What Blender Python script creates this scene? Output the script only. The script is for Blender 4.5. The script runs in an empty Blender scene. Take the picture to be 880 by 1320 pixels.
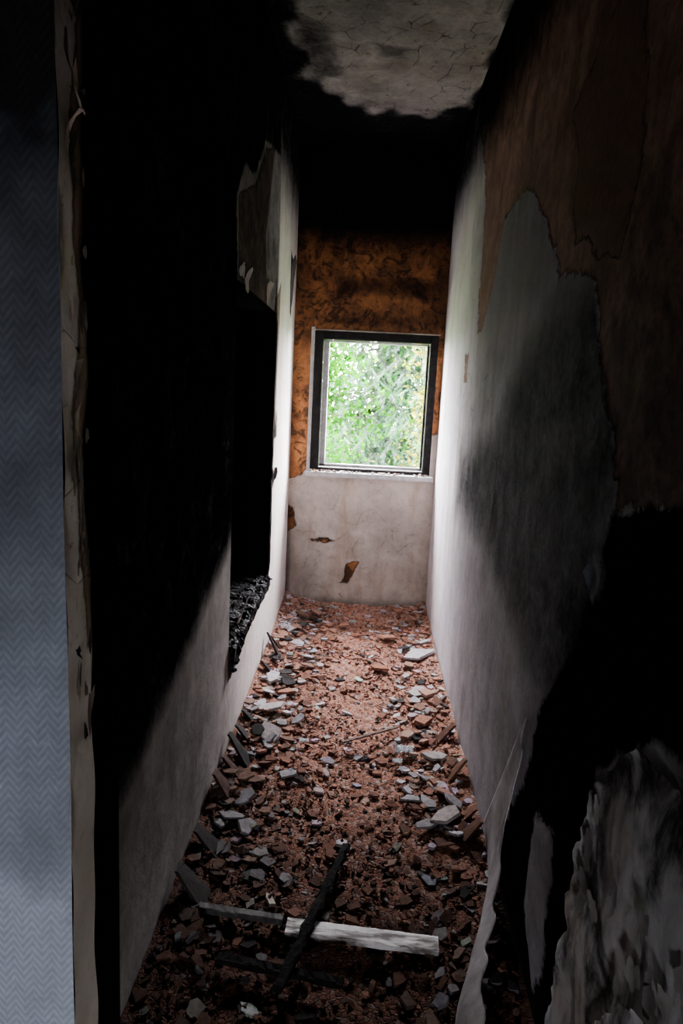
import bpy, math, random
import numpy as np
from mathutils import Vector, Matrix, noise, Euler
random.seed(7); rng=np.random.default_rng(7)
COL=bpy.context.collection
XR,XL,YE,ZC=.445,-.445,4.25,2.775

# ---------------------------------------------------------------- helpers
def link(o,parent=None):
    COL.objects.link(o)
    if parent is not None: o.parent=parent
    return o
def mesh_obj(name,verts,faces,mat=None,parent=None,smooth=False):
    me=bpy.data.meshes.new(name); me.from_pydata([tuple(v) for v in verts],[],[tuple(f) for f in faces]); me.update()
    o=bpy.data.objects.new(name,me)
    if mat: me.materials.append(mat)
    if smooth: me.polygons.foreach_set('use_smooth',[True]*len(me.polygons))
    return link(o,parent)
def empty(name):
    e=bpy.data.objects.new(name,None); e.empty_display_size=.1; return link(e)
def box(name,a,b,mat,parent=None,bevel=0):
    x0,y0,z0=a;x1,y1,z1=b
    v=[(x0,y0,z0),(x1,y0,z0),(x1,y1,z0),(x0,y1,z0),(x0,y0,z1),(x1,y0,z1),(x1,y1,z1),(x0,y1,z1)]
    f=[(0,3,2,1),(4,5,6,7),(0,1,5,4),(1,2,6,5),(2,3,7,6),(3,0,4,7)]
    o=mesh_obj(name,v,f,mat,parent)
    if bevel:
        m=o.modifiers.new('bev','BEVEL'); m.width=bevel; m.segments=2
    return o
def sdist(poly,U,V):
    P=np.array(poly,float); n=len(P)
    d=np.full(U.shape,1e9); inside=np.zeros(U.shape,bool)
    for i in range(n):
        a=P[i];b=P[(i+1)%n]; e=b-a
        wx=U-a[0]; wy=V-a[1]
        t=np.clip((wx*e[0]+wy*e[1])/max(e@e,1e-12),0,1)
        d=np.minimum(d,np.hypot(wx-e[0]*t,wy-e[1]*t))
        c=((a[1]>V)!=(b[1]>V))
        with np.errstate(divide='ignore',invalid='ignore'):
            xi=a[0]+(V-a[1])*e[0]/(e[1] if abs(e[1])>1e-12 else 1e-12)
        inside^=(c&(U<xi))
    return np.where(inside,-d,d)
def ss(a,b,x):
    t=np.clip((x-a)/(b-a),0,1); return t*t*(3-2*t)
def grid_wall(name,mapf,us,vs,step,hole,attrf,mat,parent=None,disp=None):
    u=np.arange(us[0],us[1]+1e-6,step); u=np.append(u,us[1]); v=np.arange(vs[0],vs[1]+1e-6,step); v=np.append(v,vs[1])
    if hole: u=np.append(u,[hole[0],hole[1]]); v=np.append(v,[hole[2],hole[3]])
    u=np.unique(np.round(u,5)); v=np.unique(np.round(v,5))
    U,V=np.meshgrid(u,v,indexing='ij')
    idx=np.arange(U.size).reshape(U.shape)
    cu=(u[:-1]+u[1:])/2; cv=(v[:-1]+v[1:])/2
    CU,CV=np.meshgrid(cu,cv,indexing='ij')
    keep=np.ones(CU.shape,bool)
    if hole: keep=~((CU>hole[0])&(CU<hole[1])&(CV>hole[2])&(CV<hole[3]))
    q=np.stack([idx[:-1,:-1],idx[1:,:-1],idx[1:,1:],idx[:-1,1:]],-1)[keep]
    A=attrf(U,V)
    D=A.pop('disp',np.zeros(U.shape))
    co=mapf(U.ravel(),V.ravel(),D.ravel())
    o=mesh_obj(name,co.tolist(),q.tolist(),mat,parent,smooth=True)
    for k,val in A.items():
        at=o.data.attributes.new(k,'FLOAT','POINT'); at.data.foreach_set('value',np.ascontiguousarray(np.broadcast_to(val,U.shape)).astype(np.float32).ravel())
    return o

# ---------------------------------------------------------------- materials
class NT:
    def __init__(s,name):
        s.m=bpy.data.materials.new(name); s.m.use_nodes=True; s.t=s.m.node_tree
        s.b=s.t.nodes['Principled BSDF']; s.b.inputs['Specular IOR Level'].default_value=.2
        s.co=s.n('ShaderNodeTexCoord').outputs['Object']
    def n(s,ty,**kw):
        x=s.t.nodes.new(ty)
        for k,v in kw.items(): setattr(x,k,v)
        return x
    def put(s,sock,v):
        if isinstance(v,bpy.types.NodeSocket): s.t.links.new(v,sock)
        elif isinstance(v,(tuple,list)) and len(v)==3 and sock.type=='RGBA': sock.default_value=(*v,1)
        else: sock.default_value=v
    def math(s,op,a,b=0.,c=0.):
        x=s.n('ShaderNodeMath',operation=op)
        for i,v in enumerate((a,b,c)): s.put(x.inputs[i],v)
        return x.outputs[0]
    def noise(s,scale,detail=5,rough=.6,vec=None,dist=0.):
        x=s.n('ShaderNodeTexNoise'); x.inputs['Scale'].default_value=scale; x.inputs['Detail'].default_value=detail
        x.inputs['Roughness'].default_value=rough; x.inputs['Distortion'].default_value=dist
        s.t.links.new(vec or s.co,x.inputs['Vector']); return x.outputs[0]
    def vor(s,scale,feature='F1',vec=None,out=0):
        x=s.n('ShaderNodeTexVoronoi',feature=feature); x.inputs['Scale'].default_value=scale
        s.t.links.new(vec or s.co,x.inputs['Vector']); return x.outputs[out]
    def scl(s,sc):
        x=s.n('ShaderNodeMapping'); s.t.links.new(s.co,x.inputs[0]); x.inputs['Scale'].default_value=sc; return x.outputs[0]
    def attr(s,name,out='Fac'):
        return s.n('ShaderNodeAttribute',attribute_name=name).outputs[out]
    def rng(s,v,a,b,c=0.,d=1.):
        x=s.n('ShaderNodeMapRange'); s.put(x.inputs[0],v)
        for i,k in enumerate((a,b,c,d)): x.inputs[i+1].default_value=k
        return x.outputs[0]
    def mix(s,f,a,b,bt='MIX'):
        x=s.n('ShaderNodeMix',data_type='RGBA',blend_type=bt); s.put(x.inputs[0],f); s.put(x.inputs[6],a); s.put(x.inputs[7],b); return x.outputs[2]
    def bump(s,h,dist=.005,st=.6):
        x=s.n('ShaderNodeBump'); x.inputs['Strength'].default_value=st; x.inputs['Distance'].default_value=dist
        s.t.links.new(h,x.inputs['Height']); s.t.links.new(x.outputs[0],s.b.inputs['Normal'])
    def fin(s,col,rough=.9,spec=None):
        s.put(s.b.inputs['Base Color'],col); s.put(s.b.inputs['Roughness'],rough)
        if spec is not None: s.put(s.b.inputs['Specular IOR Level'],spec)
        return s.m

SOOT_SHADE=(.003,.003,.0035)  # mixed in for real soot and for painted light falloff alike
def wall_mat(name,ca,cb,c1a,c1b,c2,c3,c4,amp=.07,stain=(.33,.27,.2),mott=1.,strk=.5,chipt=.645,patch=0.,bd=.008):
    s=NT(name)
    nA=s.noise(1.6,6,.6); nB=s.noise(9,8,.65,dist=.4); nC=s.noise(45,6,.7); nD=s.noise(160,3,.6)
    streak=s.noise(7,6,.6,vec=s.scl((1,1,.18)))
    base=s.mix(s.rng(nB,.35,.7),ca,cb)
    base=s.mix(s.rng(streak,.48,.74,0,min(.9,.6*mott)),base,stain)
    base=s.mix(s.rng(nC,.55,.8,0,min(.7,.4*mott)),base,tuple(x*.5 for x in cb))
    base=s.mix(s.rng(nA,.52,.72,0,min(.7,.4*mott)),base,tuple(x*.5 for x in cb))
    scr=s.noise(30,4,.6,vec=s.scl((1,.25,1.6)),dist=1.5)
    base=s.mix(s.math('MULTIPLY',s.rng(scr,.62,.66),s.rng(nB,.5,.62,0,.55)),base,tuple(x*.3 for x in cb))
    off=s.math('MULTIPLY',s.math('SUBTRACT',nB,.5),amp); off=s.math('ADD',off,s.math('MULTIPLY',s.math('SUBTRACT',nC,.5),amp*.35))
    def mask(k,w=.0025):
        return s.rng(s.math('ADD',s.attr(k),off),w,-w)
    m1=mask('sd1');m2=mask('sd2',.008);m3=mask('sd3');m4=mask('sd4')
    chips=s.rng(s.math('ADD',s.noise(14,5,.7),s.math('MULTIPLY',s.attr('chip'),.12)),chipt,chipt+.005)
    col=s.mix(chips,base,c1a)
    br=s.mix(s.rng(nB,.40,.60),c1a,c1b)
    br=s.mix(s.rng(nC,.5,.75,0,.5),br,(.02,.013,.01))
    br=s.mix(s.rng(streak,.48,.66,0,strk),br,tuple(x*.2 for x in c1b))
    if patch:
        pn=s.noise(13,8,.72,dist=1.2)
        br=s.mix(s.rng(pn,.50,.58,0,patch),br,(.018,.010,.007))
        br=s.mix(s.rng(pn,.40,.36,0,patch*.5),br,(.45,.24,.12))
    col=s.mix(m1,col,br)
    edge=s.math('SUBTRACT',s.rng(s.math('ADD',s.attr('sd1'),off),.010,.006),m1)
    col=s.mix(s.math('MULTIPLY',edge,.22),col,(.4,.36,.34))
    dk=s.math('MULTIPLY',m1,s.rng(s.math('ADD',s.attr('sd1'),off),-.012,-.002))
    col=s.mix(s.math('MULTIPLY',dk,.6),col,(.02,.012,.01))
    col=s.mix(m3,col,s.mix(nC,c3,tuple(x*.4 for x in c3)))
    e3=s.math('SUBTRACT',s.rng(s.math('ADD',s.attr('sd3'),off),.007,.003),m3)
    col=s.mix(s.math('MULTIPLY',e3,.8),col,(.012,.008,.007))
    col=s.mix(m4,col,s.mix(s.rng(nB,.40,.60),c4,(.04,.04,.045)))
    col=s.mix(m2,col,c2)
    so=s.attr('soot_shade')
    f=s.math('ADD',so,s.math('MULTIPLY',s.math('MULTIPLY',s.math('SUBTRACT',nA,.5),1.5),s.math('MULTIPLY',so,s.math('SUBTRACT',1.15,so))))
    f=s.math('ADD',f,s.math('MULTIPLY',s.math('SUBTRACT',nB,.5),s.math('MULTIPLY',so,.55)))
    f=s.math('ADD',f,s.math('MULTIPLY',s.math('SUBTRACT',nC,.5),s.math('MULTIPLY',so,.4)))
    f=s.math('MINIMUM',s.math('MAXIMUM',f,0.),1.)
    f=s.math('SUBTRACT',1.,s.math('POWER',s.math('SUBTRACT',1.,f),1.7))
    col=s.mix(f,col,SOOT_SHADE)
    cr=s.rng(s.vor(9,'DISTANCE_TO_EDGE'),0,.012,1,0)
    cr=s.math('MULTIPLY',s.math('MULTIPLY',cr,s.attr('crack')),s.rng(nB,.45,.6))
    col=s.mix(cr,col,(.03,.025,.025))
    h=s.math('ADD',s.math('MULTIPLY',nB,.5),s.math('MULTIPLY',nC,.25))
    h=s.math('ADD',h,s.math('MULTIPLY',nD,.06))
    for m,k in ((m1,.6),(m2,.35),(m3,-.5),(m4,.3),(chips,.35),(cr,.4)): h=s.math('SUBTRACT',h,s.math('MULTIPLY',m,k))
    s.bump(h,bd,.9)
    return s.fin(col,.9,s.math('MULTIPLY',s.math('SUBTRACT',1.,s.math('MAXIMUM',f,m2)),.12))

def plain(name,ca,cb=None,sc=20,rough=.85,bump=.002,met=0,st=None,lo=.35,hi=.65,spec=.2):
    s=NT(name); n=s.noise(sc,6,.65,vec=s.scl(st) if st else None); cb=cb or tuple(x*.5 for x in ca)
    col=s.mix(s.rng(n,lo,hi),ca,cb); s.bump(s.noise(sc*3,5,.6),bump,.7); s.b.inputs['Metallic'].default_value=met
    return s.fin(col,rough,spec)
def attr_col(name,rough=.9,bump=.002,dust=0,trans=0,sc=60,spec=.1):
    s=NT(name); c=s.attr('Col','Color')
    if bump:
        n=s.noise(sc,5,.65)
        col=s.mix(s.rng(n,.3,.7),s.mix(1.,c,(.5,.5,.5),'MULTIPLY'),c)
        s.bump(s.noise(sc*2,4,.6),bump,.7)
    else: col=c
    m=s.fin(col,rough,spec)
    if trans:
        t=s.n('ShaderNodeBsdfTranslucent'); s.t.links.new(col,t.inputs[0])
        mx=s.n('ShaderNodeMixShader'); mx.inputs[0].default_value=trans
        s.t.links.new(s.b.outputs[0],mx.inputs[1]); s.t.links.new(t.outputs[0],mx.inputs[2])
        s.t.links.new(mx.outputs[0],s.t.nodes['Material Output'].inputs[0])
    return m

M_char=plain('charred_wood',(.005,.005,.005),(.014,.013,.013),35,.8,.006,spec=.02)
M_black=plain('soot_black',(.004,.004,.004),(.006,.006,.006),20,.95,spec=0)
M_white=plain('old_white_paint',(.68,.68,.70),(.45,.43,.42),25,.6)
M_plank=plain('dirty_white_board',(.62,.60,.58),(.26,.22,.19),14,.7)
M_plankd=plain('sooty_board',(.10,.095,.09),(.015,.015,.015),14,.7)
M_render=plain('exterior_render',(.3,.3,.3),(.2,.2,.2),5,.9)

# ---------------------------------------------------------------- right wall
Z=lambda U:np.zeros(U.shape)
def mn(*a):
    r=a[0]
    for b in a[1:]: r=np.minimum(r,b)
    return r
def right_attr(U,V):
    sd1=mn(sdist([(3.35,2.70),(3.35,2.55),(3.12,2.30),(3.06,2.19),(3.05,1.9),(2.99,1.65),(2.88,1.66),(2.70,1.80),(2.63,1.92),(2.58,2.01),(2.28,2.02),(2.15,1.98),(1.99,1.89),(1.85,1.78),(1.76,1.69),(1.49,1.66),(1.42,1.52),(1.30,1.37),(1.25,1.28),(1.23,1.21),(1.10,1.24),(.96,1.26),(-2,1.3),(-2,2.9),(3.2,2.9)],U,V),
        sdist([(3.32,1.59),(3.2,1.58),(3.2,1.46),(3.28,1.46)],U,V))
    sd2=sdist([(-2,1.26),(.96,1.26),(1.1,1.24),(1.23,1.21),(1.33,1.0),(1.40,.85),(1.56,.68),(1.60,.5),(1.84,.15),(1.95,-.1),(1.0,-.1),(1.18,.3),(1.16,.75),(.95,.93),(-2,.8)],U,V)
    sd3=sdist([(1.80,2.06),(1.62,2.14),(1.40,2.22),(1.32,1.95),(1.29,1.79),(1.36,1.67),(1.46,1.68),(1.56,1.74),(1.66,1.75),(1.72,1.83),(1.70,1.93)],U,V)
    sd4=mn(sdist([(1.16,.75),(1.2,.3),(1.25,-.1),(-2,-.1),(-2,.8),(.9,.90)],U,V))
    lil=sdist([(1.5,.45),(1.36,.5),(1.33,.2),(1.38,.08),(1.52,.2)],U,V)
    sd2=np.maximum(sd2,-lil+.0)
    flap=sdist([(1.33,1.10),(1.27,1.12),(1.24,1.07),(1.28,1.03),(1.32,1.04)],U,V)
    sd2=np.maximum(sd2,-flap)
    d=sdist([(1.2,1.64),(1.78,1.66),(2.15,1.50),(2.45,1.27),(3.2,1.12),(3.2,.92),(2.4,.88),(1.8,.74),(1.2,.66)],U,V)
    soot_shade=.74*ss(.24,-.14,d)
    soot_shade=np.maximum(soot_shade,.45*ss(1.25,1.8,V)*ss(3.6,2.6,U))
    soot_shade=np.maximum(soot_shade,.36*ss(3.7,2.4,U))  # window light falloff painted in: wall darkens away from the window
    soot_shade=np.maximum(soot_shade,.80*ss(1.9,1.4,U)*ss(.5,.8,V)*ss(1.2,1.0,V))  # near side darker still, part of the painted falloff
    soot_shade=np.maximum(soot_shade,.45*ss(2.4,1.6,U)*ss(1.2,1.0,V))  # painted falloff again, lower wall only
    soot_shade=np.maximum(soot_shade,.6*ss(.10,0,V))  # darker towards the floor
    soot_shade=np.where(sd1<0,.26+.38*ss(1.7,1.0,U)*ss(2.1,1.4,V),soot_shade)  # brown area darker towards its near, lower end
    soot_shade=np.maximum(soot_shade,ss(2.15,2.6,V)*.97)  # soot under the ceiling plus painted-in vignette, darker upwards
    soot_shade=np.where(flap<0,.6,soot_shade)
    soot_shade=np.where((U<1.27)&(V<.95),.55,soot_shade)
    crack=.95*ss(.25,0,sdist([(3.3,1.55),(2.5,1.55),(2.4,1.2),(3.2,1.1)],U,V))
    return dict(sd1=sd1,sd2=sd2,sd3=sd3,sd4=sd4,soot_shade=soot_shade,crack=crack,chip=crack-1,disp=np.where(sd1<0,.004,0.)+np.where(sd2<0,.004,0.))
M_wr=wall_mat('sooted_shaded_plaster_right',(.68,.64,.70),(.54,.51,.56),(.46,.26,.20),(.26,.14,.11),(.004,.004,.005),(.30,.15,.115),(.50,.50,.51),amp=.10,strk=.35,mott=1.25)
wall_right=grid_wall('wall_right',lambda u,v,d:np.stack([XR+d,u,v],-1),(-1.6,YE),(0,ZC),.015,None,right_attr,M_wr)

# ---------------------------------------------------------------- left wall
OY0,OY1,OZ0,OZ1=2.38,3.42,.44,1.74
def left_attr(U,V):
    zb=np.interp(U,[1.0,1.24,1.5,1.86,2.28,2.4,2.6],[.56,.60,.65,.73,.87,.92,.98])
    soot_shade=ss(-.20,.06,V-zb)*ss(3.5,3.36,U)
    soot_shade=np.maximum(soot_shade,.52*ss(3.1,1.9,U))  # light falloff painted into the plaster: darker with distance from the window
    soot_shade=np.maximum(soot_shade,.95*ss(2.1,2.6,V))
    soot_shade=np.maximum(soot_shade,.6*ss(1.28,1.2,U))
    patch=sdist([(2.38,1.98),(2.43,1.72),(3.3,1.70),(3.4,2.0),(3.4,2.4),(2.95,2.32),(2.7,2.12),(2.5,2.1)],U,V)
    soot_shade=np.where(patch<.03,np.minimum(soot_shade,.70),soot_shade)
    soot_shade=np.maximum(soot_shade,.7*ss(.10,0,V))  # shade along the floor debris painted into the wall foot
    sd1=mn(sdist([(2.38,2.0),(2.43,1.60),(3.1,1.72),(3.0,2.0),(3.2,2.4),(2.95,2.32),(2.7,2.12)],U,V),sdist([(3.4,1.8),(3.55,1.9),(3.5,1.3),(3.45,.9),(3.4,1.0)],U,V))
    sd2=mn(sdist([(3.95,2.12),(4.05,2.1),(4.04,1.78),(3.97,1.80)],U,V),sdist([(3.4,.4),(3.5,.5),(3.46,1.2),(3.5,1.7),(3.4,1.8)],U,V)+.015)
    return dict(sd1=sd1,sd2=sd2,sd3=Z(U)+1,sd4=Z(U)+1,soot_shade=soot_shade,crack=Z(U),chip=Z(U)+.2*ss(3.3,3.5,U)-.6,disp=Z(U))
M_wl=wall_mat('sooted_shaded_plaster_left',(.72,.66,.64),(.60,.55,.53),(.24,.16,.13),(.13,.09,.07),(.006,.006,.006),(.1,.05,.03),(.4,.4,.4),amp=.05)
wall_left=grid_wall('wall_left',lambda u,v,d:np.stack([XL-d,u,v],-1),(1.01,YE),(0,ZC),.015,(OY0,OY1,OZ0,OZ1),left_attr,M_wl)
box('reveal_far',(XL-.16,OY1,OZ0-.1),(XL-.002,OY1+.05,OZ1+.1),M_black,wall_left)
box('reveal_near',(XL-.16,OY0-.05,OZ0-.1),(XL-.002,OY0,OZ1+.1),M_black,wall_left)
box('reveal_top',(XL-.16,OY0,OZ1),(XL-.002,OY1,OZ1+.05),M_black,wall_left)
box('reveal_bottom',(XL-.16,OY0,OZ0-.06),(XL-.002,OY1,OZ0-.03),M_black,wall_left)
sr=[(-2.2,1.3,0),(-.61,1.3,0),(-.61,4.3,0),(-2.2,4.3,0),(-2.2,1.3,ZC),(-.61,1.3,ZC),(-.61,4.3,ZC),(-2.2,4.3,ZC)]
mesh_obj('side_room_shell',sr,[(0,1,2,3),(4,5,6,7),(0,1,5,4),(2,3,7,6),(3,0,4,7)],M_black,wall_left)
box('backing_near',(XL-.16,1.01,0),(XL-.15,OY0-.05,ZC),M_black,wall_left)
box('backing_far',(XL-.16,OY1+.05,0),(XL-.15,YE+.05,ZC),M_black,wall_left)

# ---------------------------------------------------------------- end wall
WX0,WX1,WZ0,WZ1=-.32,.41,.905,1.735
def end_attr(U,V):
    sd1=mn(sdist([(-.6,.80),(-.37,.86),(-.33,.93),(.6,1.2),(.6,3),(-.6,3)],U,V),
           sdist([(-.46,.68),(-.41,.66),(-.395,.55),(-.46,.5)],U,V)-.0,
           sdist([(-.30,.475),(-.22,.485),(-.14,.465),(-.22,.45),(-.3,.455)],U,V)+.0,
           sdist([(-.10,.2),(-.06,.32),(.02,.35),(-.02,.28),(-.05,.2)],U,V)+.0)
    soot_shade=ss(2.0,2.40,V)
    soot_shade=np.maximum(soot_shade,.36*ss(1.6,1.75,V))
    soot_shade=np.maximum(soot_shade,.70*ss(.07,-.05,sdist([(-.2,1.93),(.0,1.95),(.4,1.91),(.4,2.06),(-.2,2.05)],U,V)))
    soot_shade=np.maximum(soot_shade,.60*ss(.06,-.04,sdist([(-.3,1.76),(-.25,1.84),(.4,1.86),(.4,1.76)],U,V)))
    soot_shade=np.maximum(soot_shade,.6*ss(.2,.42,U)*ss(1.7,1.8,V))
    soot_shade=np.maximum(soot_shade,.7*ss(.18,.02,V))  # darker towards the floor
    soot_shade=np.maximum(soot_shade,.26*ss(.9,.6,V))
    soot_shade=np.maximum(soot_shade,.6*ss(-.39,-.44,U)*ss(.9,.5,V))  # darker into the lower left corner
    return dict(sd1=sd1,sd2=Z(U)+1,sd3=Z(U)+1,sd4=Z(U)+1,soot_shade=soot_shade,crack=Z(U)+.4,chip=Z(U)-.25,disp=Z(U))
M_we=wall_mat('rust_stained_plaster',(.74,.65,.58),(.54,.47,.41),(.40,.16,.055),(.20,.075,.03),(.01,.009,.009),(.1,.05,.03),(.4,.4,.4),amp=.07,stain=(.33,.21,.12),strk=.6,mott=1.5,patch=.85,bd=.012)
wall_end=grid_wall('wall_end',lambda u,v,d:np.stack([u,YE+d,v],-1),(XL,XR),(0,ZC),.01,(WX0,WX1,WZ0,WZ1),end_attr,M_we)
T=.22
box('reveal_left',(WX0-.06,YE+.002,WZ0-.05),(WX0,YE+T,WZ1+.05),M_white,wall_end)
box('reveal_right',(WX1,YE+.002,WZ0-.05),(WX1+.035,YE+T,WZ1+.05),M_white,wall_end)
box('reveal_top',(WX0,YE+.002,WZ1),(WX1,YE+T,WZ1+.05),M_white,wall_end)
box('reveal_bottom',(WX0,YE+.002,WZ0-.05),(WX1,YE+T,WZ0),M_white,wall_end)
for nm,a,b in (('outer_low',(-2.5,YE+.05,-3),(2.5,YE+T,WZ0-.05)),('outer_high',(-2.5,YE+.05,WZ1+.05),(2.5,YE+T,ZC+.3)),('outer_left',(-2.5,YE+.05,WZ0-.05),(WX0-.06,YE+T,WZ1+.05)),('outer_right',(WX1+.035,YE+.05,WZ0-.05),(2.5,YE+T,WZ1+.05))):
    box(nm,a,b,M_render,wall_end)

# ---------------------------------------------------------------- ceiling
def ceil_attr(U,V): # U=x V=y
    d=sdist([(-.36,2.2),(.47,2.0),(.455,3.45),(.41,3.66),(.22,3.82),(-.02,3.80),(-.18,3.66),(-.30,3.45),(-.37,3.0)],U,V)
    soot_shade=ss(-.10,.05,d+.05*np.sin(U*31)*np.sin(V*17+U*9))
    soot_shade=np.maximum(soot_shade,ss(2.6,1.8,V))
    soot_shade=np.maximum(soot_shade,.8*ss(.16,-.05,sdist([(-.34,2.9),(-.25,3.0),(-.20,3.4),(-.34,3.4)],U,V)))
    soot_shade=np.maximum(soot_shade,.74*ss(.06,-.03,sdist([(-.03,3.1),(.1,3.12),(.08,3.2),(-.03,3.22)],U,V)))
    soot_shade=np.maximum(soot_shade,.47)
    return dict(sd1=Z(U)+1,sd2=Z(U)+1,sd3=Z(U)+1,sd4=Z(U)+1,soot_shade=soot_shade,crack=Z(U)+1.,chip=Z(U)-.1,disp=Z(U))
M_ce=wall_mat('smoked_ceiling',(.72,.64,.62),(.48,.42,.40),(.2,.12,.09),(.11,.05,.04),(.01,.009,.009),(.1,.05,.03),(.4,.4,.4),mott=1.7,bd=.014)
ceiling=grid_wall('ceiling',lambda u,v,d:np.stack([u,v,ZC+d],-1),(-1.65,XR),(-1.6,YE),.02,None,ceil_attr,M_ce)
box('slab',(-2.3,-1.6,ZC+.01),(2.4,YE+.05,ZC+.15),M_black,ceiling)
box('brick_core',(XR+.02,-1.6,0),(XR+.15,YE+.05,ZC),M_black,wall_right)

# ---------------------------------------------------------------- front partition & front room
wall_front=box('wall_front',(-1.6,.93,0),(XL+.02,1.01,ZC),M_black)
box('header',(XL+.02,.92,2.1),(XR,1.01,ZC),M_black,wall_front)
s=NT('herringbone_wallpaper')
sp=s.n('ShaderNodeSeparateXYZ'); s.t.links.new(s.co,sp.inputs[0])
zig=s.math('ABSOLUTE',s.math('SUBTRACT',s.math('FRACT',s.math('DIVIDE',sp.outputs[0],.030)),.5))
v=s.math('ADD',sp.outputs[2],s.math('MULTIPLY',zig,.040))
st=s.math('SINE',s.math('MULTIPLY',v,2*math.pi/.014))
nz=s.noise(6,6,.6); nf=s.noise(120,4,.7)
col=s.mix(s.rng(st,-.8,.9),(.46,.54,.66),(.60,.69,.82))
col=s.mix(s.rng(nf,.4,.7,0,.35),col,(.3,.34,.4))
col=s.mix(s.rng(nz,.45,.7,0,.4),col,(.28,.31,.37))
height_shade=s.rng(s.math('ADD',sp.outputs[2],s.math('MULTIPLY',s.math('SUBTRACT',nz,.5),.5)),.62,1.72)  # vignette and light drop painted into the paper: darker with height
height_shade=s.math('POWER',height_shade,.55)
col=s.mix(height_shade,col,(.008,.008,.010))
s.bump(st,.001,.35); M_paper=s.fin(col,.7,.08)
pap=grid_wall('wallpaper',lambda u,v,d:np.stack([u,.925+d,v],-1),(-1.6,-.402),(0,ZC),.02,None,lambda U,V:dict(disp=.003*np.sin(V*9)*(U>-.5)),M_paper,wall_front)
def jamb_attr(U,V):
    soot_shade=.05+.6*ss(1.4,2.1,V)+Z(U)  # darker towards the top
    return dict(sd1=sdist([(.99,1.0),(.975,1.2),(.955,1.35),(.985,1.5),(.965,1.7),(.985,1.9),(.965,2.3),(1.1,2.3),(1.1,1.0)],U,V),
        sd2=sdist([(1.02,.9),(1.004,1.1),(.985,1.25),(1.004,1.4),(.99,1.55),(1.003,1.7),(.985,2.8),(1.2,2.8),(1.2,.9)],U,V),sd3=Z(U)+1,sd4=Z(U)+1,soot_shade=soot_shade,crack=ss(.9,1.1,V)*.9,chip=Z(U)+.5*ss(.8,1.1,V)-.3,disp=.003*np.sin(V*23)*np.sin(V*7+U*30))
M_jb=wall_mat('jamb_plaster',(.84,.76,.68),(.70,.62,.54),(.40,.25,.18),(.20,.12,.09),(.006,.005,.005),(.1,.05,.03),(.4,.4,.4),amp=.035,stain=(.5,.4,.3))
grid_wall('jamb',lambda u,v,d:np.stack([-.402+d,u,v],-1),(.925,1.012),(0,2.1),.006,None,jamb_attr,M_jb,wall_front)
box('door_trim_charred',(XL,1.012,0),(XL+.018,1.20,2.3),M_black,wall_front,bevel=.004)
bx0,bx1,bz0,bz1=-.22,.02,.32,.48  # added unseen opening behind the camera, sized to let in front fill
vx=[-1.65,bx0,bx1,XR]; vz=[0,bz0,bz1,ZC]
wall_back=mesh_obj('wall_back',[(x,-1.6,z) for z in vz for x in vx],[(j*4+i,j*4+i+1,j*4+i+5,j*4+i+4) for j in range(3) for i in range(3) if not(i==1 and j==1)],M_black)
wall_side=mesh_obj('wall_side',[(-1.6,-1.6,0),(-1.6,1.01,0),(-1.6,1.01,ZC),(-1.6,-1.6,ZC)],[(0,1,2,3)],M_black)

# ---------------------------------------------------------------- window
win=empty('window_1')
fy0,fy1=YE-.012,YE+.05
def bar(nm,x0,x1,z0,z1,y0,y1,m,bev=.004): box(nm,(x0,y0,z0),(x1,y1,z1),m,win,bev)
bar('frame_left',WX0,WX0+.052,WZ0,WZ1,fy0,fy1,M_char); bar('frame_right',WX1-.045,WX1,WZ0,WZ1,fy0,fy1,M_char)
bar('frame_top',WX0+.052,WX1-.045,WZ1-.048,WZ1,fy0,fy1,M_char); bar('frame_bottom',WX0+.052,WX1-.045,WZ0,WZ0+.018,fy0,fy1,M_char)
bar('trim_left',WX0-.022,WX0,WZ0,WZ1+.02,YE-.006,YE+.01,M_white,.002)
bar('trim_top',WX0-.022,WX1+.01,WZ1,WZ1+.008,YE-.006,YE+.01,M_plank,.002)
gx0,gx1,gz0,gz1=WX0+.052,WX1-.045,WZ0+.018,WZ1-.048
bar('sash_left',gx0,gx0+.034,gz0,gz1,YE+.05,YE+.085,M_white,.003); bar('sash_right',gx1-.012,gx1,gz0,gz1,YE+.05,YE+.085,M_char,.003)
bar('sash_top',gx0,gx1,gz1-.012,gz1,YE+.05,YE+.085,M_white,.003); bar('sash_bottom',gx0,gx1,gz0,gz0+.02,YE+.05,YE+.085,M_white,.003)
bar('sill',WX0-.03,WX1+.02,WZ0-.035,WZ0-.003,YE-.05,YE+.02,M_white,.006)
gl=NT('dirty_glass'); gl.b.inputs['Transmission Weight'].default_value=.9; M_glass=gl.fin((.7,.75,.75),.15)
gv=[];gf=[]
for (px,pz,dx,dz) in ((gx0+.02,gz0+.015,.10,.035),(gx1-.16,gz0+.015,.15,.03),(gx1-.015,gz1-.2,-.03,.19),(gx0+.02,gz1-.05,.03,-.12)):
    b=len(gv); gv+=[(px,YE+.067,pz),(px+dx,YE+.067,pz),(px+dx*.35,YE+.067,pz+dz),(px,YE+.067,pz+dz*.8)]; gf.append((b,b+1,b+2,b+3))
mesh_obj('glass_splinters',gv,gf,M_glass,win)

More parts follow.
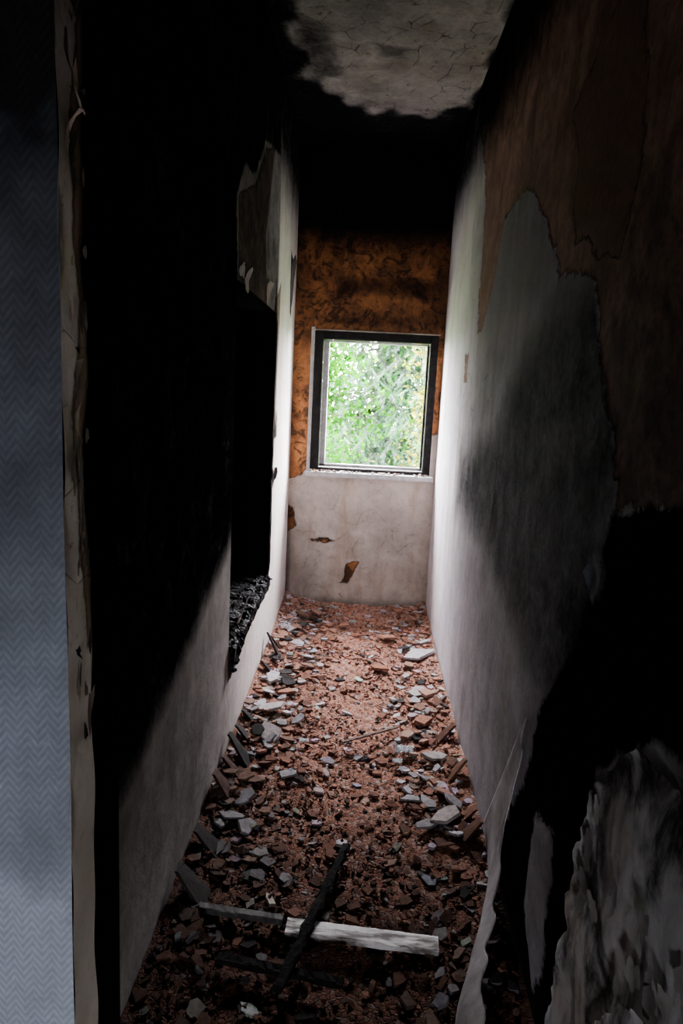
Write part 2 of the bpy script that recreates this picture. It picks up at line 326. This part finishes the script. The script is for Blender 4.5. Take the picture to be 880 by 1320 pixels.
# ---------------------------------------------------------------- shard generator
class Acc:
    def __init__(s): s.v=[];s.f=[];s.c=[]
    def add(s,vs,fs,col):
        b=len(s.v); s.v+=vs; s.f+=[tuple(i+b for i in f) for f in fs]; s.c+=[(*col,1.)]*len(vs)
    def make(s,name,mat,parent=None,smooth=False):
        o=mesh_obj(name,s.v,s.f,mat,parent,smooth)
        a=o.data.color_attributes.new('Col','FLOAT_COLOR','POINT'); a.data.foreach_set('color',np.array(s.c,np.float32).ravel()); return o
def shard(acc,p,size,thick,col,tilt=.35,elong=None,rz=None):
    n=random.choice((4,5,5,6,7)); el=elong or random.uniform(.45,.95)
    R=Euler((random.gauss(0,tilt),random.gauss(0,tilt),rz if rz is not None else random.uniform(0,6.28))).to_matrix()
    a0=random.uniform(0,6.28); top=[];bot=[]
    for i in range(n):
        a=a0+6.283*(i+random.uniform(-.33,.33))/n; r=size*.5*random.uniform(.65,1.2)
        q=Vector((math.cos(a)*r,math.sin(a)*r*el,0))
        k=random.uniform(.88,.98)
        top.append(tuple(p+R@Vector((q.x*k,q.y*k,thick/2)))); bot.append(tuple(p+R@Vector((q.x,q.y,-thick/2))))
    xs=[v[0] for v in top+bot]; ys=[v[1] for v in top+bot]
    dx=max(0,(XL+.003)-min(xs))-max(0,max(xs)-(XR-.003)); dy_=-max(0,max(ys)-(YE-.003))
    if p.x>XL-.0 and (dx or dy_):
        top=[(a+dx,b+dy_,c) for a,b,c in top]; bot=[(a+dx,b+dy_,c) for a,b,c in bot]
    fs=[tuple(range(n)),tuple(range(2*n-1,n-1,-1))]+[(i+n,(i+1)%n+n,(i+1)%n,i) for i in range(n)]
    acc.add(top+bot,fs,col)
def H(x,y):
    e=abs(x)/.445
    h=.015+.045*e**4+(.025 if x<0 else .0)*e**2+.05*max(0,(y-3.6)/.65)**2
    h+=.022*noise.noise(Vector((x*5,y*4,1)))+.010*noise.noise(Vector((x*18,y*18,4)))
    return max(.004,h)
def pick():
    r=random.random(); k=random.uniform(.5,1.25)
    if r<.52: c=(.36,.165,.115)
    elif r<.72: c=(.23,.105,.075)
    elif r<.86: c=(.40,.26,.20)
    elif r<.94: c=(.50,.47,.48)
    else: c=(.04,.035,.035)
    return tuple(min(1,a*k) for a in c)
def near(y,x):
    return float(np.interp(y,[1.0,1.5,1.9,2.5],[.25,.30,.5,1.]))*float(np.interp(x,[-.42,-.2,-.05],[.45 if y<2.7 else .9,.75,1.]))  # light falloff painted in towards the camera; also darker on the left
nx,ny=60,260; fv=[];ff=[];fc=[]
for j in range(ny+1):
    for i in range(nx+1):
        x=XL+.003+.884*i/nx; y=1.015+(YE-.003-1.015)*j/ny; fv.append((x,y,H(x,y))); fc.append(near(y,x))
for j in range(ny):
    for i in range(nx):
        a=j*(nx+1)+i; ff.append((a,a+1,a+nx+2,a+nx+1))
def dustmat(name,useattr):
    s=NT(name); n1=s.noise(4,6,.6); n2=s.noise(40,6,.7); vo=s.vor(75,'F1',out=1); vd=s.vor(75,'DISTANCE_TO_EDGE')
    c=s.mix(s.rng(n1,.35,.65),(.36,.155,.105),(.24,.105,.075)); c=s.mix(s.rng(n2,.45,.75),c,(.44,.26,.19))
    sx=s.n('ShaderNodeSeparateColor'); s.t.links.new(vo,sx.inputs[0])
    c=s.mix(s.rng(sx.outputs[0],.80,.85,0,.5),c,(.42,.36,.34)); c=s.mix(s.rng(sx.outputs[1],.80,.85,0,.7),c,(.07,.045,.04))
    if useattr:
        cc=s.n('ShaderNodeCombineColor'); a=s.attr('falloff')
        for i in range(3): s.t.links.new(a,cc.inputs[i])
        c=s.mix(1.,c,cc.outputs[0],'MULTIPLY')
    h=s.math('ADD',s.math('MULTIPLY',s.rng(vd,0,.15),.6),s.math('MULTIPLY',n2,.6)); h=s.math('ADD',h,s.math('MULTIPLY',sx.outputs[2],.5))
    s.bump(h,.006,.9); return s.fin(c,.95,.05)
M_dust=dustmat('brick_dust',True)
floor=mesh_obj('floor',[(-2.2,-1.6,0),(XR,-1.6,0),(XR,YE,0),(-2.2,YE,0)],[(0,1,2,3)],plain('sooty_floor',(.05,.03,.025),(.02,.015,.014),6))
M_rub=attr_col('broken_brick_and_plaster',.9,.003)
rubble=empty('brick_rubble')
o=mesh_obj('dust_bed',fv,ff,M_dust,rubble,True)
at=o.data.attributes.new('falloff','FLOAT','POINT'); at.data.foreach_set('value',np.array(fc,np.float32))  # carries the painted floor falloff
A=Acc()
for i in range(12500):
    y=1.03+3.2*random.random(); x=random.uniform(-.43,.43)
    mid=math.exp(-((x-.02)/.18)**2)
    cl=noise.noise(Vector((x*6,y*5,7)))
    if random.random()<.05+mid*.5-cl*.8: continue
    sz=min(.060,.0075*random.paretovariate(1.45))
    if mid>.4 and random.random()<.6: sz=min(sz,.022)
    col=pick()
    if sz>.032 and random.random()<.28: col=tuple(a*random.uniform(.75,1.05) for a in (.56,.52,.54))
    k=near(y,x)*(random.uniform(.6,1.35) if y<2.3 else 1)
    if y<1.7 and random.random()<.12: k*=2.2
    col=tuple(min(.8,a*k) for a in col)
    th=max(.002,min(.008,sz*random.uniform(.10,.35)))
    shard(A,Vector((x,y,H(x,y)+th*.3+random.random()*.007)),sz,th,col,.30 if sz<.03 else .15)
for i in range(120):
    sd=random.choice((-1,-1,1)); y=random.uniform(1.9,4.1); x=sd*random.uniform(.2,.40)
    sz=random.uniform(.04,.10); g=random.random()
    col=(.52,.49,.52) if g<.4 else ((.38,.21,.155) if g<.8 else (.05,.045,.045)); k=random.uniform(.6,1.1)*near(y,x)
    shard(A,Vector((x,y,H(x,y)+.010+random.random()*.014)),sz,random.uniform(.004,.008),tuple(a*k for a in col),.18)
for (x,y,sz,c,rz) in ((.35,3.50,.18,(.48,.46,.48),.3),(.30,3.02,.15,(.46,.43,.43),1.),(.34,3.0,.12,(.40,.22,.17),2),(.33,2.08,.14,(.36,.31,.30),.8),(-.33,2.75,.17,(.42,.38,.38),.4),(-.31,2.55,.14,(.30,.26,.26),2.2),(-.36,3.05,.14,(.45,.43,.45),1.3),(-.28,2.95,.11,(.33,.15,.1),.3),(.2,3.75,.12,(.38,.18,.12),.3),(-.05,3.9,.1,(.4,.2,.14),.3),(.33,2.45,.1,(.4,.36,.34),.1),(.14,3.3,.1,(.3,.13,.08),.1),(.31,2.75,.13,(.34,.15,.1),.9)):
    shard(A,Vector((x,y,H(x,y)+.022)),sz,.010,c,.08,.7,rz)
A.make('shards',M_rub,rubble)
B=Acc()
for (y,hh,w) in ((3.30,.16,.05),(3.42,.10,.04),(3.1,.09,.05),(2.3,.13,.08),(2.2,.10,.06),(2.05,.12,.09),(1.8,.09,.08),(1.6,.11,.09),(2.45,.09,.06),(2.6,.08,.05)):
    z0=.03; B.add([(XL+.09,y,z0),(XL+.09,y+w,z0),(XL+.012,y+w*.8,z0+hh*.9),(XL+.012,y+w*.2,z0+hh),(XL+.1,y,z0),(XL+.1,y+w,z0),(XL+.022,y+w*.8,z0+hh*.9),(XL+.022,y+w*.2,z0+hh)],[(0,1,2,3),(7,6,5,4),(0,4,5,1),(1,5,6,2),(2,6,7,3),(3,7,4,0)],random.choice([(.02,.018,.018),(.05,.025,.02),(.03,.025,.025)]))
for (y,hh,w) in ((2.6,.08,.07),(2.3,.10,.06),(2.05,.07,.06),(2.9,.07,.05),(1.95,.09,.07)):
    z0=.02; B.add([(XR-.08,y,z0),(XR-.08,y+w,z0),(XR-.012,y+w*.8,z0+hh*.9),(XR-.012,y+w*.2,z0+hh),(XR-.09,y,z0),(XR-.09,y+w,z0),(XR-.022,y+w*.8,z0+hh*.9),(XR-.022,y+w*.2,z0+hh)],[(0,3,2,1),(7,4,5,6),(0,1,5,4),(1,2,6,5),(2,3,7,6),(3,0,4,7)],random.choice([(.15,.07,.045),(.10,.045,.03),(.15,.12,.11)]))
B.make('leaning_shards',M_rub,rubble)
M_foil=plain('crumpled_white_paper',(.85,.87,.9),(.7,.72,.76),30,.35)
pv=[];pf=[]
for (cx,cy,r) in ((.22,2.50,.035),(.19,2.42,.018),(-.17,2.52,.018)):
    b=len(pv); z0=H(cx,cy)+.022
    for i in range(9):
        for j in range(9):
            x=(i/8-.5)*2*r; y=(j/8-.5)*2*r*.7
            pv.append((cx+x+random.gauss(0,r*.08),cy+y+random.gauss(0,r*.08),z0+r*.35+random.gauss(0,r*.22)))
    pf+=[(b+i*9+j,b+(i+1)*9+j,b+(i+1)*9+j+1,b+i*9+j+1) for i in range(8) for j in range(8)]
mesh_obj('crumpled_paper',pv,pf,M_foil)

# ---------------------------------------------------------------- planks & beam
def plank(name,p0,p1,w,t,mat,seed=0,nseg=24,rag=.004):
    p0=Vector(p0);p1=Vector(p1); d=(p1-p0); L=d.length; d.normalize(); sdv=d.cross(Vector((0,0,1))).normalized(); u=sdv.cross(d)
    vs=[];fs=[]
    for i in range(nseg+1):
        c=p0+d*L*i/nseg
        for k,(a,b) in enumerate(((-.5,-.5),(-.5,.35),(-.4,.5),(.4,.5),(.5,.35),(.5,-.5))):
            r=rag*noise.noise(Vector((i*.7,k*3.1,seed)))
            e=(w*.25*noise.noise(Vector((k*5,seed,9))) if i in(0,nseg) else 0)
            vs.append(tuple(c+sdv*(w*a+r)+u*(t*b+r*.6)+d*e))
    for i in range(nseg):
        for k in range(6):
            a=i*6+k;b=i*6+(k+1)%6; fs.append((a,b,b+6,a+6))
    fs+=[tuple(range(5,-1,-1)),tuple(nseg*6+k for k in range(6))]
    return mesh_obj(name,vs,fs,mat)
M_plankb=plain('dirty_pale_board',(.86,.84,.84),(.14,.12,.11),13,.6,st=(.5,3,1),lo=.46,hi=.60)
plank('broken_white_board',(-.13,1.565,.046),(.255,1.545,.038),.050,.016,M_plankb,1,rag=.007)
plank('sooty_board_piece',(-.36,1.60,.055),(-.14,1.58,.052),.022,.016,M_plankd,2)
plank('charred_timber',(.015,1.90,.045),(-.125,1.34,.08),.022,.020,M_char,3,rag=.012)
plank('charred_lath',(-.28,1.45,.05),(.02,1.40,.05),.022,.016,M_char,4,rag=.012)
plank('thin_lath',(-.02,2.5,.06),(.20,2.66,.055),.012,.006,plain('old_lath',(.16,.10,.08)),5)

# ---------------------------------------------------------------- charred sill in the left opening
sill=empty('charred_window_sill')
s=NT('alligator_char'); n1=s.noise(60,5,.6); c=s.mix(s.rng(n1,.52,.75),(.004,.004,.005),(.05,.05,.065)); s.bump(s.vor(70,'DISTANCE_TO_EDGE'),.006,1.); M_all=s.fin(c,.6,.12)
vs=[];fs=[]; n=180; prof=[(-.004,-.075),(.010,-.03),(.008,.004),(-.01,.018),(-.05,.02),(-.1,.018),(-.15,.014)]
for i in range(n+1):
    y=OY0+(OY1-OY0)*i/n
    for k,(dx,dz) in enumerate(prof):
        q=Vector((y*22,k*1.3,2)); r=noise.noise(q)*.014+noise.noise(q*3.1)*.012
        nr=1+.9*max(0,1-(y-OY0)/.45)*(1 if k<5 else .3)
        vs.append((XL+.002+dx*nr+max(-.004,r)*.8,y,OZ0+dz*nr*.9+r))
m=len(prof)
for i in range(n):
    for k in range(m-1):
        a=i*m+k; fs.append((a,a+m,a+m+1,a+1))
mesh_obj('burnt_board',vs,fs,M_all,sill)
C=Acc()
for i in range(150):
    t=random.random()**1.4; y=OY0+.01+t*(OY1-OY0-.04); big=1+.8*max(0,1-(y-OY0)/.4)
    x=XL+random.uniform(-.09,.012); z=OZ0+(random.uniform(.008,.026) if x<XL-.004 else random.uniform(-.05,.022))*big
    g=random.random(); col=(.006,.006,.007) if g<.72 else ((.05,.05,.065) if g<.93 else (.25,.23,.24))
    sz=random.uniform(.012,.038)*big*.85
    # keep out of the wall solid
    if x>XL-.0: x=XL+sz*.45
    shard(C,Vector((x,min(y,OY1-sz),z)),sz,random.uniform(.006,.018)*big*.8,col,.6)
for i in range(14):
    y=OY0+random.uniform(.02,.5); x=XL-random.uniform(.01,.1); L=random.uniform(.06,.15)
    d=Vector((random.gauss(0,.3),random.gauss(.2,.5),1)).normalized()*L; w=.0035
    p=Vector((x,y,OZ0+.015)); q=p+d
    C.add([tuple(p+Vector(o)*w) for o in ((-1,-1,0),(1,-1,0),(1,1,0),(-1,1,0))]+[tuple(q+Vector(o)*w*.6) for o in ((-1,-1,0),(1,-1,0),(1,1,0),(-1,1,0))],[(0,1,5,4),(1,2,6,5),(2,3,7,6),(3,0,4,7),(4,5,6,7)],random.choice([(.7,.6,.55),(.05,.045,.04),(.5,.42,.4)]))
C.make('char_chunks_and_splinters',M_rub,sill)

# ---------------------------------------------------------------- peeling paint and paper
M_peel=attr_col('peeling_paint',.8,.001,sc=30)
def flake(acc,org,n,u,v,size,curl,col,ang,el=1.,K=8,NA=18):
    n=Vector(n);u=Vector(u);v=Vector(v); vs=[];fs=[]; ph=[random.uniform(0,6.28) for _ in range(3)]
    dr=[1+.20*math.sin(2*6.283*j/NA+ph[0])+.16*math.sin(3*6.283*j/NA+ph[1])+.10*math.sin(5*6.283*j/NA+ph[2])+random.uniform(-.15,.15) for j in range(NA)]
    dirv=(math.cos(ang),math.sin(ang))
    for i in range(K):
        r=size*(i/(K-1))
        for j in range(NA):
            a=6.283*j/NA; rr=r*dr[j]; a1=math.cos(a)*rr; b1=math.sin(a)*rr*el
            t=max(0,a1*dirv[0]+b1*dirv[1]+size*.2)
            th=min(2.3,t/size*curl); R=size/max(curl,.01)
            out=R*(1-math.cos(th)); back=t-R*math.sin(th)
            vs.append(tuple(Vector(org)+n*(.002+out)+u*(a1-dirv[0]*back)+v*(b1-dirv[1]*back)))
    for i in range(K-1):
        for j in range(NA):
            fs.append((i*NA+j,(i+1)*NA+j,(i+1)*NA+(j+1)%NA,i*NA+(j+1)%NA))
    acc.add(vs,fs,col)
pw=empty('peeling_wallpaper')
s=NT('smoky_wallpaper'); n1=s.noise(6,8,.65,vec=s.scl((1,1.5,.8)),dist=.8); n2=s.noise(30,6,.7); n3=s.noise(2.2,4,.6)
sz_=s.n('ShaderNodeSeparateXYZ'); s.t.links.new(s.co,sz_.inputs[0])
base=s.mix(s.rng(n3,.45,.62),(.56,.56,.57),(.44,.36,.31))
c=s.mix(s.rng(s.math('ADD',n1,s.math('MULTIPLY',s.math('SUBTRACT',n2,.5),.25)),.46,.62),base,(.07,.065,.065))
c=s.mix(s.rng(n2,.6,.75,0,.6),c,(.25,.2,.17))
fz=s.rng(s.math('ADD',sz_.outputs[2],s.math('MULTIPLY',s.math('SUBTRACT',n1,.5),1.1)),.44,1.0)
c=s.mix(fz,c,(.012,.010,.010)); s.bump(n2,.003,.6); M_sm=s.fin(c,.85,.05)
def sheet(name,edge,z0,z1,ymin,off,seed,curl=.022,amp=.0045):
    vs=[];fs=[];na,nb=90,110
    for j in range(nb+1):
        z=z0+(z1-z0)*j/nb
        ye=float(np.interp(z,[e[0] for e in edge],[e[1] for e in edge]))+.020*noise.noise(Vector((z*16,seed,3)))+.012*noise.noise(Vector((z*48,seed,3)))
        c_=max(0,noise.noise(Vector((z*11,seed*2,1)))+.25)
        for i in range(na+1):
            t=(i/na)**1.5; y=ye-t*(ye-ymin); dd=ye-y
            out=off+curl*c_*math.exp(-dd/.012)+amp*(noise.noise(Vector((y*18+z*4,z*6,seed)))+.4)+.002*noise.noise(Vector((y*60,z*30,seed)))
            vs.append((XR-max(.0025,out),y,z+(.05*noise.noise(Vector((y*9,seed,7)))+.02*noise.noise(Vector((y*40,seed,7))) if j==nb else 0)))
    for j in range(nb):
        for i in range(na):
            a=j*(na+1)+i; fs.append((a,a+1,a+na+2,a+na+1))
    mesh_obj(name,vs,fs,M_sm,pw,True)
sheet('torn_layer_1',[(0,1.27),(.15,1.24),(.3,1.215),(.5,1.20),(.62,1.17),(.75,1.12),(.9,.98)],.015,.90,.40,.005,1.,.018)
sheet('torn_layer_2',[(0,1.06),(.2,1.09),(.35,1.03),(.5,.93),(.6,.8)],.015,.58,.40,.012,5.,.014)
sheet('torn_layer_3',[(0,.92),(.2,.90),(.3,.95),(.42,.86)],.015,.40,.40,.019,9.,.016)
P=Acc()
for i in range(20):
    y=random.uniform(.75,1.16); z=random.uniform(.05,.75)
    k=random.uniform(.25,.8)
    flake(P,(XR-.012,y,z),(-1,0,0),(0,1,0),(0,0,1),random.uniform(.010,.020),random.uniform(.15,.5),tuple(a*k for a in (.55,.52,.50)),random.choice((.2,.3,-.3,0))+random.gauss(0,.3),random.uniform(1.2,2.6))
flake(P,(XR-.002,1.28,1.07),(-1,0,0),(0,1,0),(0,0,1),.018,.8,(.06,.065,.08),.3,1.8)
P.make('flakes',M_peel,pw,True)
bt=[(.440,2.05,.02),(.436,1.92,.02),(.415,1.76,.02),(.370,1.60,.03),(.320,1.46,.03),(.275,1.34,.03),(.245,1.2,.03),(.23,1.05,.03)]
tp=[(.440,1.64,.62),(.438,1.68,.42),(.430,1.715,.24),(.400,1.60,.17),(.362,1.47,.15),(.325,1.345,.15),(.30,1.2,.16),(.29,1.05,.17)]
def cr(P_,t):
    n=len(P_)-1; i=min(int(t*n),n-1); f=t*n-i
    g=lambda k:Vector(P_[max(0,min(n,k))])
    a,b,c,d=g(i-1),g(i),g(i+1),g(i+2)
    return .5*((2*b)+(c-a)*f+(2*a-5*b+4*c-d)*f*f+(3*b-a-3*c+d)*f**3)
vs=[];fs=[];nu,nv=90,14
for i in range(nu+1):
    t=i/nu; a=cr(bt,t); b=cr(tp,t)
    for j in range(nv+1):
        q=j/nv*(1+.12*noise.noise(Vector((t*14,3,3)))); p=a.lerp(b,q); p.x-=.018*math.sin(q*3.1)*min(1,t*2.)+.003*noise.noise(Vector((t*12,q*3,1)))
        p.x=min(p.x,XR-.003); vs.append(tuple(p))
for i in range(nu):
    for j in range(nv):
        a=i*(nv+1)+j; fs.append((a,a+nv+1,a+nv+2,a+1))
o=mesh_obj('detached_plaster_skin',vs,fs,plain('skim_coat',(.40,.37,.39),(.17,.15,.15),7,.85,.003,spec=.05),None,True)
so=o.modifiers.new('s','SOLIDIFY'); so.thickness=.003

J=Acc()
for i in range(46):
    z=random.uniform(.85,2.05); y=random.uniform(.95,1.003); k=random.choice((.03,.1,.3,.8))
    flake(J,(-.402,y,z),(1,0,0),(0,1,0),(0,0,1),random.uniform(.004,.009),random.uniform(.1,.4),tuple(a*k for a in (.66,.52,.42)),random.uniform(0,6.28),random.uniform(1.,5.),6,12)
J.make('torn_jamb_paper',M_peel,wall_front,True)
Q=Acc()
for (y,z,sz,c,a,el) in ((2.46,1.78,.045,(.28,.26,.26),1.6,.6),(2.56,1.76,.045,(.22,.2,.19),1.4,.8),(3.1,1.80,.05,(.2,.15,.13),1.4,1.),(3.5,1.2,.03,(.45,.43,.44),3.0,2.),(3.48,.95,.03,(.4,.38,.4),3.,2.),(3.98,1.95,.04,(.06,.05,.05),.2,3.)):
    flake(Q,(XL+.001,y,z),(1,0,0),(0,1,0),(0,0,1),sz,.6,c,a,el)
Q.make('loose_plaster_fragments',M_peel,wall_left,True)
W=Acc()
for i in range(70):
    x=random.uniform(WX0,WX1-.02); shard(W,Vector((x,YE-random.uniform(.012,.045),WZ0+.002)),random.uniform(.008,.03),.006,random.choice([(.5,.47,.45),(.3,.15,.1),(.08,.07,.07),(.6,.58,.58)]),.3)
W.make('sill_debris',M_rub,win)

# ---------------------------------------------------------------- outside
FK=.17
ground=mesh_obj('lawn',[(-40,YE+.3,-2.8),(40,YE+.3,-2.8),(40,70,-2.8),(-40,70,-2.8)],[(0,1,2,3)],plain('grass',(.03,.06,.012),(.02,.04,.01),3))
M_leaf=attr_col('foliage',.6,0,trans=.4,sc=8,spec=.03)
M_bark=plain('bark',(.03,.02,.015),(.015,.012,.01),12)
def tube(acc,p,q,r0,r1,col,n=6):
    p=Vector(p);q=Vector(q);d=(q-p).normalized(); a=d.orthogonal().normalized(); b=d.cross(a); vs=[]
    for c,r in((p,r0),(q,r1)):
        for i in range(n): vs.append(tuple(c+(a*math.cos(6.283*i/n)+b*math.sin(6.283*i/n))*r))
    acc.add(vs,[(i,(i+1)%n,n+(i+1)%n,n+i) for i in range(n)],col)
spr=empty('spruce_tree'); wood=Acc(); nd=Acc()
bx,by=.22,9.3
tube(wood,(bx,by,-2.8),(bx,by,6.5),.16,.03,(.08,.055,.04),10)
def needles(a,b,col):
    a=Vector(a);b=Vector(b); d=b-a; L=d.length; d.normalize(); n=max(3,int(L/.02))
    s_=d.cross(Vector((0,0,1))); s_=s_.normalized() if s_.length>.01 else Vector((1,0,0))
    for i in range(n):
        p=a+d*L*(i/n)
        for sg in(-1,1):
            k=random.uniform(.6,1.2)*FK; t=(s_*sg*random.uniform(.6,1)+d*.7+Vector((0,0,random.uniform(-.5,.3)))).normalized()*random.uniform(.03,.055)
            w=d*.011; nd.add([tuple(p-w),tuple(p+w),tuple(p+t)],[(0,1,2)],tuple(c*k for c in col))
for z in np.arange(-.9,3.6,.19):
    R=2.1*(1-(z+2)/8.2)
    for k in range(12):
        a=random.uniform(math.pi*.93,math.pi*2.07)
        ca,sa=math.cos(a),math.sin(a); prev=Vector((bx,by,z+random.uniform(-.08,.08))); z0=prev.z; Rr=R*random.uniform(.55,1.05); st_=9
        tint=random.uniform(.4,1.7)
        for i in range(1,st_+1):
            t=i/st_; cur=Vector((bx+ca*Rr*t,by+sa*Rr*t,z0-.55*t*t*Rr*.6+.12*t**4))
            tube(wood,prev,cur,.012*(1.1-t),.012*(1.05-t),(.1,.075,.055),3)
            if t>.2:
                for sg in(-1,1):
                    L=random.uniform(.16,.34)*(1.1-t*.4); dv=Vector((-sa*sg*.75+ca*.5,ca*sg*.75+sa*.5,-random.uniform(.35,1.1))).normalized()*L
                    col=random.choice([(.12,.34,.14),(.22,.46,.26),(.05,.22,.03),(.34,.54,.40)]); col=tuple(q*tint for q in col)
                    needles(cur,cur+dv,col)
                    if random.random()<.7: needles(cur+dv*.5,cur+dv*.5+Vector((dv.x*.2,dv.y*.2,-L*.6)),col)
                needles(prev,cur,(.12,.22,.13))
            prev=cur
wood.make('trunk_and_branches',M_bark,spr); nd.make('needles',M_leaf,spr)
def leafy(name,c,r,n,cols,ls,ncl=70,cs=.13,yl=None):
    e=empty(name); w=Acc(); l=Acc(); c=Vector(c)
    tube(w,(c.x,c.y,-2.8),(c.x,c.y,c.z),.07,.04,(.08,.055,.04),8)
    g=lambda:max(-1.4,min(1.4,random.gauss(0,.5)))
    cl=[c+Vector((g()*r[0],g()*r[1],g()*r[2])) for _ in range(ncl)]
    for q in cl: tube(w,c+Vector((0,0,-r[2]*.5)),q,.012,.004,(.09,.06,.04),4)
    tints=[random.uniform(.35,1.6) for _ in cl]
    for i in range(n):
        j=random.randrange(len(cl)); q=cl[j]+Vector((random.gauss(0,cs),random.gauss(0,cs),random.gauss(0,cs)))
        R=Euler((random.gauss(.5,.6),random.gauss(0,.6),random.uniform(0,6.28))).to_matrix(); s_=ls*random.uniform(.6,1.2)
        k=random.uniform(.6,1.2)*FK*tints[j]; col=random.choice(cols)
        l.add([tuple(q+R@Vector(v)*s_) for v in ((0,0,0),(.35,.4,.06),(0,1,-.05),(-.35,.4,.06))],[(0,1,2,3)],tuple(a*k for a in col))
    w.make('branches',M_bark,e); l.make('leaves',M_leaf,e)
leafy('maple_tree',(-.76,6.45,1.75),(.6,.25,1.1),8500,[(.05,.42,.0),(.12,.62,.0),(.03,.26,.0)],.065)
leafy('hazel_bush',(.98,6.45,1.3),(.5,.25,1.2),7500,[(.75,.72,.01),(.50,.62,.01),(1.1,.95,.10)],.05)
leafy('flowering_shrub',(-.42,5.3,-.05),(.3,.15,.65),4500,[(.8,1.1,.06),(2.2,2.3,1.0),(.4,.65,.04)],.04,ncl=40,cs=.07)
leafy('distant_tree',(.3,14,1.0),(3.6,1.,3.2),7000,[(.18,.44,.02),(.28,.55,.05),(.10,.32,.02)],.22,ncl=130,cs=.35)

# ---------------------------------------------------------------- light
w=bpy.data.worlds.new('World'); bpy.context.scene.world=w; w.use_nodes=True
bg=w.node_tree.nodes['Background']; bg.inputs[0].default_value=(.98,.95,1,1); bg.inputs[1].default_value=180.
sl=bpy.data.lights.new('sun','SUN'); sl.energy=140; sl.angle=.02; sl.color=(1,.95,.85)
so=bpy.data.objects.new('sun',sl); link(so); so.rotation_euler=Vector((-.45,.55,-.75)).to_track_quat('-Z','Y').to_euler()
def portal(name,loc,size,d):
    l=bpy.data.lights.new(name,'AREA'); l.shape='RECTANGLE'; l.size,l.size_y=size; l.cycles.is_portal=True
    o=bpy.data.objects.new(name,l); link(o); o.location=loc; o.rotation_euler=Vector(d).to_track_quat('-Z','Z').to_euler()
portal('window_portal',((WX0+WX1)/2,YE+.2,(WZ0+WZ1)/2),(WX1-WX0,WZ1-WZ0),(0,-1,0))
portal('back_fill_portal',((bx0+bx1)/2,-1.61,(bz0+bz1)/2),(bx1-bx0,bz1-bz0),(0,1,0))  # portal for the added fill opening behind the camera

# ---------------------------------------------------------------- camera
cd=bpy.data.cameras.new('camera'); co=bpy.data.objects.new('camera',cd); link(co)
cd.sensor_fit='VERTICAL'; cd.sensor_height=36; cd.lens=900*36/1320; cd.clip_start=.02
co.location=(0,0,1.4); co.rotation_euler=(1.39639,-.04861,.03505)
bpy.context.scene.camera=co
